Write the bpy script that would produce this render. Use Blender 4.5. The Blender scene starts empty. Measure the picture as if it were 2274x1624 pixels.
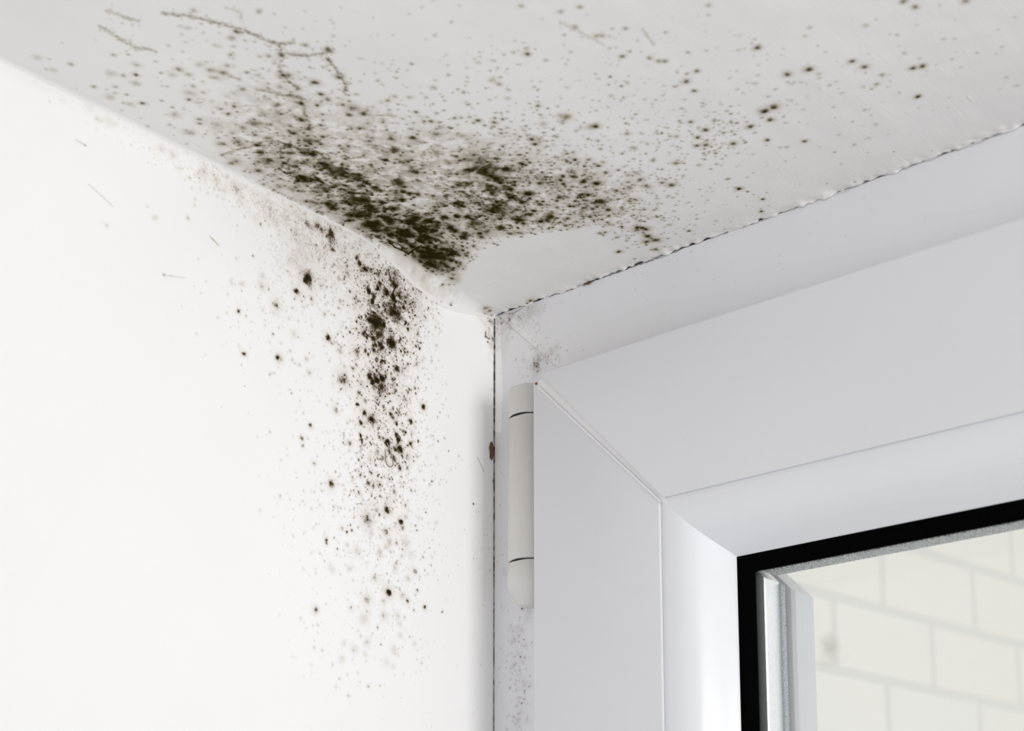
import bpy, bmesh, math
import numpy as np
from mathutils import Vector, Matrix

# ------------------------------------------------------------------ camera, world, lights, exposure
# World frame: origin where wall, soffit and window frame meet; X runs along the window, +Y goes outdoors, Z is up (metres).
scene = bpy.context.scene
COL = scene.collection
F_PX, PX, PY, DIST = 3456.0, 1137.0, 1554.3, 0.72          # focal length and principal point in photo pixels

def cam_dir(p):
    r = np.array([p[0] - PX, -(p[1] - PY), -F_PX]); return r / np.linalg.norm(r)
XC = -cam_dir((-2950.0, 2165.0)); YC = cam_dir((4150.0, 2165.0))
YC = YC - XC * (XC @ YC); YC /= np.linalg.norm(YC)
ROT = np.stack([XC, YC, np.cross(XC, YC)], 0)
d0 = cam_dir((1098.0, 702.0))
CAM = -(ROT @ d0) / (-d0[2]) * DIST

camd = bpy.data.cameras.new('camera'); camo = bpy.data.objects.new('camera', camd); COL.objects.link(camo)
m4 = Matrix([list(ROT[i]) + [CAM[i]] for i in range(3)] + [[0, 0, 0, 1]])
camo.matrix_world = m4
camd.sensor_fit = 'HORIZONTAL'; camd.sensor_width = 36.0
camd.lens = F_PX / 2274 * 36
camd.shift_x = -(PX - 1137) / 2274; camd.shift_y = (PY - 812) / 2274
camd.clip_start = 0.01; camd.clip_end = 100
camd.dof.use_dof = True; camd.dof.focus_distance = 0.66; camd.dof.aperture_fstop = 14.0
scene.camera = camo

world = bpy.data.worlds.new('overcast_sky'); scene.world = world; world.use_nodes = True
bg = world.node_tree.nodes['Background']
bg.inputs['Color'].default_value = (0.985, 0.99, 1.0, 1)
wt = world.node_tree                                        # open sky outdoors (+Y), dimmer daylit room behind the camera
wc = wt.nodes.new('ShaderNodeTexCoord'); wx = wt.nodes.new('ShaderNodeSeparateXYZ'); wr = wt.nodes.new('ShaderNodeMapRange')
wt.links.new(wc.outputs['Generated'], wx.inputs[0]); wt.links.new(wx.outputs['Y'], wr.inputs[0]); wt.links.new(wr.outputs[0], bg.inputs['Strength'])
for i, v in enumerate((-0.05, 0.2, 0.835, 1.04)): wr.inputs[i + 1].default_value = v

def area(name, loc, target, sx, sy, watts, col, spread):
    l = bpy.data.lights.new(name, 'AREA'); l.shape = 'RECTANGLE'; l.size = sx; l.size_y = sy; l.energy = watts; l.color = col
    l.spread = math.radians(spread)
    o = bpy.data.objects.new(name, l); COL.objects.link(o); o.location = loc
    o.rotation_euler = (Vector(target) - Vector(loc)).to_track_quat('-Z', 'Y').to_euler()
    return o
area('assumed_side_light', (1.35, -0.29, -0.15), (0.0, 0.02, -0.04), 0.42, 0.28, 0.88, (1.0, 0.985, 0.975), 62)  # assumed from the hinge shadow: unseen free-standing light, beam narrowed onto the corner

vs = scene.view_settings
scene.display_settings.display_device = 'sRGB'
vs.view_transform = 'Standard'; vs.look = 'None'; vs.gamma = 1.0; vs.use_curve_mapping = False; vs.exposure = 0.0
scene.cycles.max_bounces = 10; scene.cycles.diffuse_bounces = 6; scene.cycles.transparent_max_bounces = 24

def ray(p): return ROT @ cam_dir(p)
def on_plane(p, ax, val=0.0):                     # photo pixel -> point on the plane axis = val
    r = ray(p); return CAM + r * ((val - CAM[ax]) / r[ax])
def depth(P): return -(ROT.T @ (np.asarray(P) - CAM))[2]

# ------------------------------------------------------------------ helpers
def tag(o, label=None, cat=None, group=None, kind=None):
    if label: o['label'] = label
    if cat: o['category'] = cat
    if group: o['group'] = group
    if kind: o['kind'] = kind
    return o
def empty(name, parent=None, loc=(0, 0, 0)):
    o = bpy.data.objects.new(name, None); COL.objects.link(o); o.location = loc; o.empty_display_size = 0.02
    if parent: o.parent = parent
    return o
def link_mesh(name, me, mat=None, parent=None):
    o = bpy.data.objects.new(name, me); COL.objects.link(o)
    if mat: me.materials.append(mat)
    if parent: o.parent = parent
    return o
def from_bm(name, bm, mat, parent=None, smooth=None):
    bmesh.ops.recalc_face_normals(bm, faces=bm.faces)
    me = bpy.data.meshes.new(name); bm.to_mesh(me); bm.free()
    if smooth is not None:
        for p in me.polygons: p.use_smooth = True
        me.set_sharp_from_angle(angle=math.radians(smooth))
    return link_mesh(name, me, mat, parent)
def box(bm, a, b):
    v = [bm.verts.new((x, y, z)) for x in (a[0], b[0]) for y in (a[1], b[1]) for z in (a[2], b[2])]
    for f in ((0,1,3,2), (4,6,7,5), (0,4,5,1), (2,3,7,6), (0,2,6,4), (1,5,7,3)): bm.faces.new([v[i] for i in f])
def grid_mesh(name, P, keep=None, mat=None, parent=None, attrs=None, smooth=True):
    """P: (n, m, 3) array of points; keep: (n-1, m-1) mask of faces"""
    n, m = P.shape[:2]
    idx = np.arange(n * m).reshape(n, m)
    q = np.stack([idx[:-1, :-1], idx[1:, :-1], idx[1:, 1:], idx[:-1, 1:]], -1)
    q = q[keep] if keep is not None else q.reshape(-1, 4)
    used, inv = np.unique(q.ravel(), return_inverse=True)
    V = P.reshape(-1, 3)[used].astype(np.float32)
    me = bpy.data.meshes.new(name)
    me.vertices.add(len(V)); me.vertices.foreach_set('co', V.ravel())
    me.loops.add(len(inv)); me.loops.foreach_set('vertex_index', inv.astype(np.int32))
    me.polygons.add(len(q)); me.polygons.foreach_set('loop_start', np.arange(0, 4 * len(q), 4, dtype=np.int32))
    me.update(calc_edges=True)
    if smooth: me.polygons.foreach_set('use_smooth', np.ones(len(q), dtype=bool))
    for k, A in (attrs or {}).items():
        at = me.attributes.new(k, 'FLOAT', 'POINT'); at.data.foreach_set('value', A.ravel()[used].astype(np.float32))
    me.validate()
    return link_mesh(name, me, mat, parent)
RNG = np.random.default_rng(7)
def vnoise(shape, cell, rng=RNG):
    """smooth value noise in -1..1, cell = (cells in grid samples)"""
    cy, cx = (cell, cell) if np.isscalar(cell) else cell
    g = rng.uniform(-1, 1, (int(shape[0] / cy) + 3, int(shape[1] / cx) + 3))
    y = np.arange(shape[0]) / cy; x = np.arange(shape[1]) / cx
    yi = y.astype(int); xi = x.astype(int)
    fy = (y - yi); fx = (x - xi); fy = fy * fy * (3 - 2 * fy); fx = fx * fx * (3 - 2 * fx)
    fy = fy[:, None]; fx = fx[None, :]
    return ((g[yi][:, xi] * (1 - fx) + g[yi][:, xi + 1] * fx) * (1 - fy) + (g[yi + 1][:, xi] * (1 - fx) + g[yi + 1][:, xi + 1] * fx) * fy)
def sstep(a, b, x):
    t = np.clip((x - a) / (b - a), 0, 1); return t * t * (3 - 2 * t)

# ------------------------------------------------------------------ materials
class N:
    def __init__(s, name):
        s.m = bpy.data.materials.new(name); s.m.use_nodes = True; s.t = s.m.node_tree; s.t.nodes.clear()
        s.out = s.t.nodes.new('ShaderNodeOutputMaterial')
    def n(s, kind, **kw):
        nd = s.t.nodes.new(kind)
        for k, v in kw.items():
            if k[0] == 'i' and k[1:].isdigit(): s.put(nd.inputs[int(k[1:])], v)
            elif hasattr(nd, k): setattr(nd, k, v)
            else: s.put(nd.inputs[k.replace('_', ' ')], v)
        return nd
    def put(s, inp, v):
        if isinstance(v, bpy.types.NodeSocket): s.t.links.new(v, inp)
        elif isinstance(v, bpy.types.Node): s.t.links.new(v.outputs[0], inp)
        else: inp.default_value = v
    def math(s, op, a, b=0.0, c=0.0, clamp=False):
        nd = s.t.nodes.new('ShaderNodeMath'); nd.operation = op; nd.use_clamp = clamp
        for i, v in enumerate((a, b, c)): s.put(nd.inputs[i], v)
        return nd.outputs[0]
    def obj(s): return s.n('ShaderNodeTexCoord').outputs['Object']
    def noise(s, scale, detail=2.0, vec=None, stretch=None, rough=0.5):
        v = vec or s.obj()
        if stretch:
            mp = s.n('ShaderNodeMapping'); s.put(mp.inputs[0], v); mp.inputs['Scale'].default_value = stretch[0:3]
            if len(stretch) > 3: mp.inputs['Rotation'].default_value = stretch[3:6]
            v = mp.outputs[0]
        return s.n('ShaderNodeTexNoise', Vector=v, Scale=scale, Detail=detail, Roughness=rough).outputs[0]
    def remap(s, x, a, b, c=0.0, d=1.0):
        nd = s.n('ShaderNodeMapRange'); nd.clamp = True
        for i, v in enumerate((x, a, b, c, d)): s.put(nd.inputs[i], v)
        return nd.outputs[0]
    def mix(s, f, a, b):
        nd = s.n('ShaderNodeMix', data_type='RGBA'); s.put(nd.inputs[0], f); s.put(nd.inputs[6], a); s.put(nd.inputs[7], b)
        return nd.outputs[2]
    def bump(s, h, dist, strength=1.0, normal=None):
        b = s.n('ShaderNodeBump', Strength=strength, Distance=dist); s.put(b.inputs['Height'], h)
        if normal: s.put(b.inputs['Normal'], normal)
        return b.outputs[0]
    def bsdf(s, **kw):
        p = s.n('ShaderNodeBsdfPrincipled')
        for k, v in kw.items(): s.put(p.inputs[k.replace('_', ' ')], v)
        s.t.links.new(p.outputs[0], s.out.inputs[0]); return p
def rgba(r, g, b): return (r, g, b, 1.0)

def paint_material(name, col, tint, stroke, flecks, bumpd):
    k = N(name)
    base = k.mix(k.remap(k.noise(14, 3), .35, .7), rgba(*col), rgba(*tint))
    st = k.noise(1.0, 4, stretch=stroke)                       # brush strokes
    n = k.bump(st, bumpd, .6)
    n = k.bump(k.noise(55, 3), bumpd * 2.2, .5, n)             # trowelled unevenness
    fl = k.remap(k.noise(1.0, 1.0, stretch=flecks), .75, .80)
    n = k.bump(fl, bumpd * 1.6, .8, n)                         # little ridges of dried paint
    k.bsdf(Base_Color=base, Roughness=.5, Normal=n, Specular_IOR_Level=.35)
    return k.m
M_WALL = paint_material('wall_paint', (.90, .896, .89), (.885, .88, .874), (260, 520, 60), (90, 160, 45, .5, 0, 0), .00006)
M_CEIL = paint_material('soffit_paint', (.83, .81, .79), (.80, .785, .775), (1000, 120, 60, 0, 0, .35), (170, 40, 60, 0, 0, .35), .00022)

def plastic(name, col, rough=.32, dirt=.0):
    k = N(name)
    c = k.mix(k.remap(k.noise(9, 3), .35, .7), rgba(*col), rgba(*[x * .97 for x in col]))
    if dirt:
        sp = k.remap(k.noise(420, 2), .72, .78)
        c = k.mix(k.math('MULTIPLY', sp, dirt), c, rgba(.28, .2, .13))
        st = k.remap(k.noise(1, 3, stretch=(300, 300, 70)), .62, .8)
        c = k.mix(k.math('MULTIPLY', st, dirt * .35), c, rgba(.45, .38, .33))
    k.bsdf(Base_Color=c, Roughness=rough, Normal=k.bump(k.noise(260, 2), .00002, .25), Specular_IOR_Level=.45)
    return k.m
M_FRAME = plastic('frame_plastic', (.76, .765, .79), .36, .2)
M_SASH = plastic('sash_plastic', (.72, .725, .755), .3)
M_BEAD = plastic('bead_plastic', (.74, .75, .785), .26)
M_WELD = plastic('weld_plastic', (.80, .80, .80), .4)
M_HINGE = plastic('hinge_plastic', (.69, .665, .64), .42, .3)

k = N('black_gasket'); k.bsdf(Base_Color=rgba(.001, .001, .001), Roughness=.85, Specular_IOR_Level=.02, Normal=k.bump(k.noise(500, 2), .0001, .4)); M_GASKET = k.m
k = N('spacer_aluminium')
k.bsdf(Base_Color=k.mix(k.remap(k.noise(700, 2), .45, .62), rgba(.97, .98, .985), rgba(.90, .92, .93)), Metallic=.85, Roughness=.3, Normal=k.bump(k.noise(600, 2), .0001, .3)); M_SPACER = k.m
k = N('spacer_mottled_shaded')  # mottled; the downward-facing bar's dimmer reflection is also put into this colour
k.bsdf(Base_Color=k.mix(k.remap(k.noise(2000, 3), .40, .58), rgba(.16, .17, .17), rgba(.62, .65, .65)), Roughness=.6); M_SPACERH = k.m
k = N('edge_seal')
k.bsdf(Base_Color=k.mix(k.remap(k.noise(2400, 3), .36, .56), rgba(.16, .18, .20), rgba(.56, .60, .64)), Roughness=.7); M_SEAL = k.m

k = N('window_glass')
bk = k.n('ShaderNodeNewGeometry').outputs['Backfacing']           # same weak reflection on both faces of the pane
fr = k.n('ShaderNodeFresnel', IOR=k.remap(bk, 0, 1, 1.36, 1 / 1.36))
tr = k.n('ShaderNodeBsdfTransparent', Color=rgba(.985, .992, .988)); gl = k.n('ShaderNodeBsdfGlossy', Roughness=.02)
mx = k.n('ShaderNodeMixShader', i0=fr.outputs[0], i1=tr.outputs[0], i2=gl.outputs[0]); k.t.links.new(mx.outputs[0], k.out.inputs[0]); M_GLASS = k.m
k = N('misted_glass')
bk = k.n('ShaderNodeNewGeometry').outputs['Backfacing']           # same weak reflection on both faces of the pane
fr = k.n('ShaderNodeFresnel', IOR=k.remap(bk, 0, 1, 1.36, 1 / 1.36))
tr = k.n('ShaderNodeBsdfTransparent', Color=rgba(.985, .992, .988)); gl = k.n('ShaderNodeBsdfGlossy', Roughness=.02)
mx = k.n('ShaderNodeMixShader', i0=fr.outputs[0], i1=tr.outputs[0], i2=gl.outputs[0])
sm = on_plane((1842, 1452), 1, .022)                    # dirty smudge on the outer pane
dst = k.n('ShaderNodeVectorMath', operation='DISTANCE'); k.put(dst.inputs[0], k.obj()); dst.inputs[1].default_value = tuple(sm)
wob = k.math('ADD', dst.outputs['Value'], k.math('MULTIPLY', k.noise(110, 1), .012))
spot = k.math('MULTIPLY', k.remap(wob, .0145, .0080), k.remap(k.noise(120, 1), .2, .7))
fog = k.n('ShaderNodeBsdfTranslucent', Color=k.mix(spot, rgba(.90, .89, .86), rgba(.48, .45, .42)))
fogm = k.math('ADD', k.remap(k.noise(16, 4), .3, .75, .10, .24), k.math('MULTIPLY', spot, .28))
m2 = k.n('ShaderNodeMixShader', i0=fogm, i1=mx.outputs[0], i2=fog.outputs[0]); k.t.links.new(m2.outputs[0], k.out.inputs[0]); M_MIST = k.m

def mould_material(name, cols, scale, soft, gloss=1.0):
    k = N(name)
    d = k.n('ShaderNodeAttribute', attribute_name='growth').outputs['Fac']
    n1 = k.noise(scale, 2.0); n2 = k.noise(scale * .36, 2.0)
    n = k.math('ADD', k.math('MULTIPLY', n1, .6), k.math('MULTIPLY', n2, .4))
    n = k.remap(n, .32, .68, .06, 1.1)
    g = k.math('SUBTRACT', d, n); g = k.remap(g, -.09, .40)
    s = k.math('MULTIPLY', d, soft, clamp=True)
    a = k.math('MAXIMUM', k.math('MULTIPLY', g, .94), s)
    a = k.math('MULTIPLY', a, k.remap(d, .02, .10), clamp=True)
    cr = k.n('ShaderNodeValToRGB'); k.put(cr.inputs[0], k.math('MULTIPLY', d, .7))
    el = cr.color_ramp.elements
    el[0].position = 0; el[0].color = rgba(*cols[0]); el[1].position = .9; el[1].color = rgba(*cols[3])
    e = el.new(.28); e.color = rgba(*cols[1]); e = el.new(.56); e.color = rgba(*cols[2])
    df = k.n('ShaderNodeBsdfDiffuse', Color=cr.outputs[0], Roughness=.6)
    tr = k.n('ShaderNodeBsdfTransparent')
    mx = k.n('ShaderNodeMixShader', i0=a, i1=tr.outputs[0], i2=df.outputs[0]); k.t.links.new(mx.outputs[0], k.out.inputs[0])
    return k.m
M_MOULDC = mould_material('soffit_mould', ((.46, .32, .125), (.26, .185, .055), (.095, .074, .022), (.024, .019, .005)), 4400, .74)
M_MOULDW = mould_material('wall_mould', ((.64, .38, .11), (.31, .165, .03), (.085, .05, .010), (.016, .013, .005)), 4600, .34)
M_DIRT = mould_material('frame_dirt', ((.52, .43, .36), (.38, .29, .23), (.16, .10, .07), (.04, .025, .015)), 3600, .34)
def flat(name, col, rough=.8):
    k = N(name); k.bsdf(Base_Color=k.mix(k.noise(900, 2), rgba(*col), rgba(*[c * .5 for c in col])), Roughness=rough); return k.m
M_CRACK = flat('crack_grime', (.055, .045, .042)); M_CHIP = flat('bare_brown_plaster', (.20, .095, .045)); M_BRISTLE = flat('painted_bristle', (.42, .38, .33), .4)
M_HAIR = flat('dark_fibre', (.10, .075, .06))

k = N('painted_brick')
tcm = k.n('ShaderNodeMapping'); k.put(tcm.inputs[0], k.obj()); tcm.inputs['Location'].default_value = (-.066, 0, 0); tc = tcm.outputs[0]
br = k.n('ShaderNodeTexBrick', Vector=tc, Scale=1.0, offset=.5)
br.inputs['Color1'].default_value = rgba(.97, .925, .855); br.inputs['Color2'].default_value = rgba(.955, .93, .875); br.inputs['Mortar'].default_value = rgba(.835, .82, .77)
br.inputs['Mortar Size'].default_value = .006; br.inputs['Mortar Smooth'].default_value = .6; br.inputs['Brick Width'].default_value = .20; br.inputs['Row Height'].default_value = .088
k.bsdf(Base_Color=br.outputs[0], Roughness=.8, Normal=k.bump(k.math('SUBTRACT', 1.0, br.outputs['Fac']), .004, .6, k.bump(k.noise(60, 4), .002, .4))); M_BRICK = k.m

# ------------------------------------------------------------------ where the mould grows (positions measured on the photograph)
# (px, py, radius px, strength) read off the photograph
CEIL = """
157,142,5,.6 109,130,4,.4 102,152,4,.4 84,127,10,.25 119,154,7,.3 252,122,5,.45 285,120,4,.5 345,135,4,.45 302,142,9,.3 358,160,4,.55 302,165,5,.9 274,167,5,.55
247,163,12,.25 383,165,8,.3 398,152,6,.65 419,164,6,.45 443,142,9,.35 468,154,9,.4 495,160,9,.5 506,145,6,.55 478,172,8,.45 513,121,5,.65 516,85,8,.4 526,71,6,1
480,100,6,.3 401,57,6,.25 404,75,5,.25 208,193,5,.55 237,199,3,.45 257,193,5,.45 256,207,5,.4 282,210,4,.6 244,216,11,.3 299,183,9,.32 317,230,5,1 274,231,3,.5
289,232,8,.35 359,222,4,.6 383,238,4,.7 419,220,5,.9 419,204,9,.4 429,190,5,.45 389,254,10,.38 421,294,10,.55 388,283,3,.45 443,266,5,.6 443,275,4,.8 481,279,14,.35
491,242,5,.7 506,254,5,.9 501,228,3,.5 541,284,9,.45 563,276,14,.5 516,296,5,.55 485,306,4,.6 493,319,9,.6 528,316,11,.5 495,344,5,.6 523,359,12,.55 573,361,8,.5
573,379,9,.6 598,358,12,.5 571,322,6,.7 628,167,7,.95 638,167,9,.5 698,184,8,.7 713,210,6,.9 727,219,5,.7 670,266,7,1.1 670,231,6,.8 615,236,4,.7 625,254,5,.7
642,246,4,.6 705,234,5,.6 685,284,7,.8 652,296,5,.7 602,277,6,.5 577,257,5,.4 622,194,5,.5 662,197,5,.5 625,124,6,.9 678,101,6,.6 729,109,6,1 733,115,6,.6 753,172,6,.9 728,133,5,.9
727,370,22,.75 712,377,7,1.1 593,359,18,.5 572,380,10,.6 679,398,18,.7 662,401,6,.9 619,415,9,.5 650,421,12,.45 721,415,20,.6 702,426,14,.65 696,449,14,.6 681,447,5,.9 728,452,9,1
765,421,14,.65 800,442,14,.75 848,447,10,.6 741,463,14,.7 764,464,7,1 768,446,12,.6 779,477,8,1 776,490,7,1 797,475,16,.9 824,460,14,.7 821,498,22,1 817,478,6,1 857,483,14,.9
833,415,9,.85 797,387,12,.6 765,384,14,.5 672,339,9,.75 693,343,9,.7 688,314,14,.5 690,319,4,1 682,324,5,.8 644,321,5,.8 572,323,5,.8 595,308,8,.5
917,304,7,1.1 942,315,3,.8 876,330,15,.5 855,353,8,1.2 876,360,7,.6 889,357,3,.8 916,336,4,.7 851,325,4,.6 924,382,13,.6 927,381,3,1 944,381,3,1 882,398,6,.9 886,404,17,.65
862,413,4,.9 895,424,6,1 910,428,5,1 910,432,4,.9 876,429,16,.45 893,441,5,.8 894,447,4,.9 873,463,13,.7 852,463,3,.8 962,434,5,.7 1017,404,4,1 1017,410,6,.6 996,387,12,.45 994,360,10,.4 972,338,12,.4
1080,376,30,.75 1060,374,18,.6 1122,376,9,1.15 1038,375,8,.95 1051,376,5,1 1083,360,4,1 1101,352,6,1 1103,360,4,1 1073,363,24,.5 1101,391,24,.55 1085,384,22,.5 1110,407,6,1 1085,412,7,.9 1132,420,5,.9
1134,438,10,.95 1092,429,6,.7 1045,424,4,1 1030,424,6,.7 1013,450,6,1.1 1018,446,5,.9 1027,458,14,.65 989,457,6,.9 983,453,12,.5 968,467,5,1 961,460,12,.5 944,473,6,.8 985,483,8,.95
955,490,12,.75 1014,479,8,.9 1040,481,8,1 1056,480,10,.8 1059,497,22,.7 1094,469,8,1.1 1101,462,24,.6 1097,453,6,.9 1111,486,5,.9 1111,504,12,.85 1083,514,12,.7 1134,518,6,1 1066,518,5,1
1001,504,10,.85 1007,511,8,.8 1031,521,9,.9 909,495,14,1 910,490,6,1.1 938,495,6,1 940,507,8,1.1 961,512,10,.8 969,504,16,.65 866,491,14,.8 834,497,22,1 833,511,12,1.1 859,511,12,1
866,522,8,1 902,518,16,1 904,511,14,.8 924,508,8,.9 924,483,4,1 914,484,4,.9 899,480,5,.7 880,475,3,.9
916,524,6,1 929,535,10,1 939,540,6,1 900,535,9,.7 914,547,6,1 884,535,8,.5 966,550,5,1.1 954,554,6,1 987,555,8,1.2 937,559,6,1 959,567,14,.9 967,570,8,1 942,570,12,.8 977,565,6,.9
1009,562,10,.8 1002,579,5,1.1 984,574,12,.6 959,587,14,.75 967,594,10,.8 997,602,9,.6 982,600,6,.8 934,580,6,.9 961,604,5,.8 920,569,8,.7 1032,529,9,1.1 1051,547,5,.9 1066,527,10,.65
992,537,6,.7 976,527,14,.6 959,512,7,.9 1014,513,14,.6 1004,619,5,.7 982,632,3,1 1036,569,4,.8 1022,584,3,.8
1177,361,5,1 1156,362,5,.6 1272,339,4,.8 1259,342,5,.7 1275,355,5,1 1258,358,4,.9 1267,363,4,.6 1306,354,5,.8 1301,361,3,.7 1330,368,5,1 1319,363,4,.6 1244,376,4,.9 1251,391,5,1 1268,381,9,.5
1272,392,7,1 1250,407,6,1.1 1255,412,4,1 1294,403,6,1 1288,407,4,.9 1325,406,7,1.1 1407,352,4,.6 1451,355,5,.6 1414,383,7,.5 1394,387,6,.4 1421,399,6,.9 1395,403,5,.6 1470,405,5,.9 1435,413,8,.65
1398,416,7,.5 1368,421,4,.8 1344,423,4,.6 1142,411,5,1 1172,429,6,1.1 1170,428,14,.6 1149,428,3,.9 1244,436,10,.95 1235,445,7,.8 1259,436,5,.9 1289,436,4,.9 1277,445,6,.8 1263,456,5,.9 1275,456,5,1
1333,447,9,.9 1325,445,5,.8 1356,442,6,.6 1350,464,6,.9 1383,463,5,.6 1398,447,5,.6 1186,467,6,1 1177,475,8,.8 1221,480,9,.95 1215,486,7,.8 1201,491,6,1 1150,488,8,1 1164,495,5,1 1267,475,4,1 1293,471,10,.5
1310,481,4,.9 1337,487,4,.9 1319,470,4,.6 1353,479,5,.7 1256,501,6,.8 1265,498,4,.8 1219,508,4,1 1133,499,4,.9 1097,542,3,1 1104,545,3,.9 1381,504,3,1 1333,519,5,.8 1344,517,4,.9 1339,523,4,.9 1368,529,3,.9
1360,533,2,.8 1416,506,6,.95 1435,510,7,1.1 1427,507,5,.9 1414,512,8,.6 1429,518,4,.9 1438,525,6,.95 1456,533,8,1 1437,537,8,.7 1446,530,5,.8 1412,487,4,.8 1405,479,4,.5 1455,467,4,.5 1435,545,3,.9 1419,550,2,.8
1078,684,6,.8 1086,690,4,.9 1084,701,5,.7 1074,690,3,.7 1090,697,4,.6 870,557,3,.8 905,588,3,.7 940,640,3,.8 965,652,2,.8 925,610,3,.6 1178,668,5,.9 1172,672,3,1 1415,544,3,.5 1457,554,6,.8 1375,560,5,1.1 1409,575,3,.8 1393,552,2,.8
1003,48,4,.6 965,77,4,.45 908,30,4,.3 936,16,4,.35 758,18,4,.4 959,0,4,.45 1157,13,5,.6 1288,16,5,.65 1245,26,5,.6 1303,33,3,.3 1252,78,4,.5 1325,79,6,.5 1336,79,6,.5 1390,63,5,.55 1360,63,4,.45 1365,84,3,.35
1170,121,6,1 1163,96,3,.4 1066,116,3,.65 1066,126,3,.55 1382,125,5,1 1398,114,4,.7 1356,171,4,.85 1368,104,3,.45 1354,106,4,.4 1442,128,5,.75 1463,135,5,.65 1474,135,4,.65 1150,144,3,.6 1105,151,3,.65 1127,154,3,.65
1089,158,3,.65 1038,172,3,.65 1112,172,3,.75 1094,178,8,.35 1108,188,5,.55 1187,192,3,.75 1194,199,3,.75 1131,199,3,.55 962,193,6,.45 1038,182,3,.5 1393,185,4,.45 1358,213,5,.4 1379,224,3,.65 1263,195,5,.3 1474,190,4,.35 1432,183,3,.35
1256,260,11,.75 1321,281,7,1.1 1312,281,9,.5 1393,297,6,.6 1412,255,4,.6 1404,264,4,.45 1280,290,4,.65 1228,288,3,.65 1180,309,6,.9 1189,320,5,.95 1215,325,4,.75 1196,234,5,.75 1217,240,3,.75 1238,236,3,.65 1175,229,3,.65
1200,253,4,.65 1207,273,10,.4 1098,271,5,.95 1099,262,4,.75 1096,280,4,.75 1062,266,5,1.05 1039,232,4,.65 1062,230,3,.6 1087,221,4,.45 1127,218,6,.35 987,223,3,.6 1024,260,4,.65 1043,259,4,.65 943,268,4,.85 918,271,3,.6
971,296,11,.5 1027,301,13,.4 999,283,4,.75 981,282,3,.7 1136,269,3,.7 1115,262,3,.6 1108,331,4,.85 1117,324,4,.85 774,253,8,1 809,251,9,.9 784,239,12,.6 760,232,5,.75 911,215,6,.4 876,213,5,.4 860,222,5,.35 860,152,3,.4 886,152,3,.45 946,86,3,.35
703,185,6,.65 728,222,5,.65
1573,10,5,.55 1572,32,4,.5 2007,4,6,.8 2032,15,6,.8 2142,2,7,.65 1567,69,3,.3 1683,106,6,1 1676,86,4,.45 1664,81,3,.35 1643,77,4,.35 1528,116,4,.65 1568,111,4,.55 1477,134,5,.65 1548,156,5,.85 1523,179,6,1 1527,162,4,.45
1541,200,5,.85 1498,191,4,.65 1521,220,3,.55 1748,165,7,.95 1797,154,7,1.15 1817,164,5,.45 1892,137,6,1.05 1921,149,6,.95 2028,153,6,1.05 2049,149,6,1.05 1960,167,5,.65 1977,168,3,.4 1935,198,4,.55 1917,193,5,.35 2038,215,5,1.15 1996,206,3,.45
1870,206,4,.45 1843,189,4,.5 1750,183,4,.45 1764,183,3,.5 1779,183,4,.45 1791,186,3,.35 1819,195,3,.35 1724,197,4,.35 1706,213,4,.55 1620,173,4,.35 1685,165,6,.25 1697,246,8,1.2 1718,237,8,1.15 1711,267,6,1 1667,281,6,1 1740,260,3,.65 1743,272,3,.55
1692,262,4,.55 1784,243,4,.4 1748,234,3,.45 1769,231,3,.35 1919,243,4,.6 1935,254,4,.35 1894,269,3,.5 1622,235,3,.65 1614,245,4,.55 1560,235,4,.55 1576,223,3,.4 1534,271,5,.75 1567,288,6,1.1 1550,304,5,.9 1606,295,4,.85 1625,292,4,.65 1636,273,4,.65
1653,260,3,.55 1659,270,3,.65 1623,267,3,.55 1606,271,3,.55 1608,283,3,.55 1548,322,5,1.05 1569,311,4,.85 1567,320,6,.75 1579,324,3,.85 1629,318,6,1.05 1704,311,5,.95 1787,312,5,.9 1588,339,4,.95 1562,339,3,.85 1599,327,3,.75 1565,353,3,.85 1604,352,3,.65
1639,339,3,.55 1500,361,6,.75 1488,302,4,.55 1502,302,6,.45 1504,325,3,.65 1477,311,3,.45 1553,366,5,.45 1580,375,3,.55 1492,410,7,.95 1617,397,4,.75 1641,420,5,1.3 1660,426,3,.9 1694,442,4,1.3 1691,468,4,1.2 1674,432,2,.6 1555,421,2,.9 1638,437,2,.8 1703,427,2,.7
1854,337,3,.75 1836,407,2,.9 1898,403,2,1 1984,335,2,.8 2069,334,2,.8 1530,513,4,1 1507,488,2,1 1546,477,2,.9 1547,487,3,.7 1518,509,2,.8 2114,133,4,.45 2169,119,4,.5 2225,105,4,.4 2213,119,3,.35 2120,87,4,.4 2009,121,5,.35 1998,104,3,.35 1977,77,4,.3
1944,43,4,.4 1921,58,4,.35 2035,56,3,.35 1798,61,5,.35 1833,116,4,.3 1734,122,4,.25 1928,121,3,.35
"""
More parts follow.
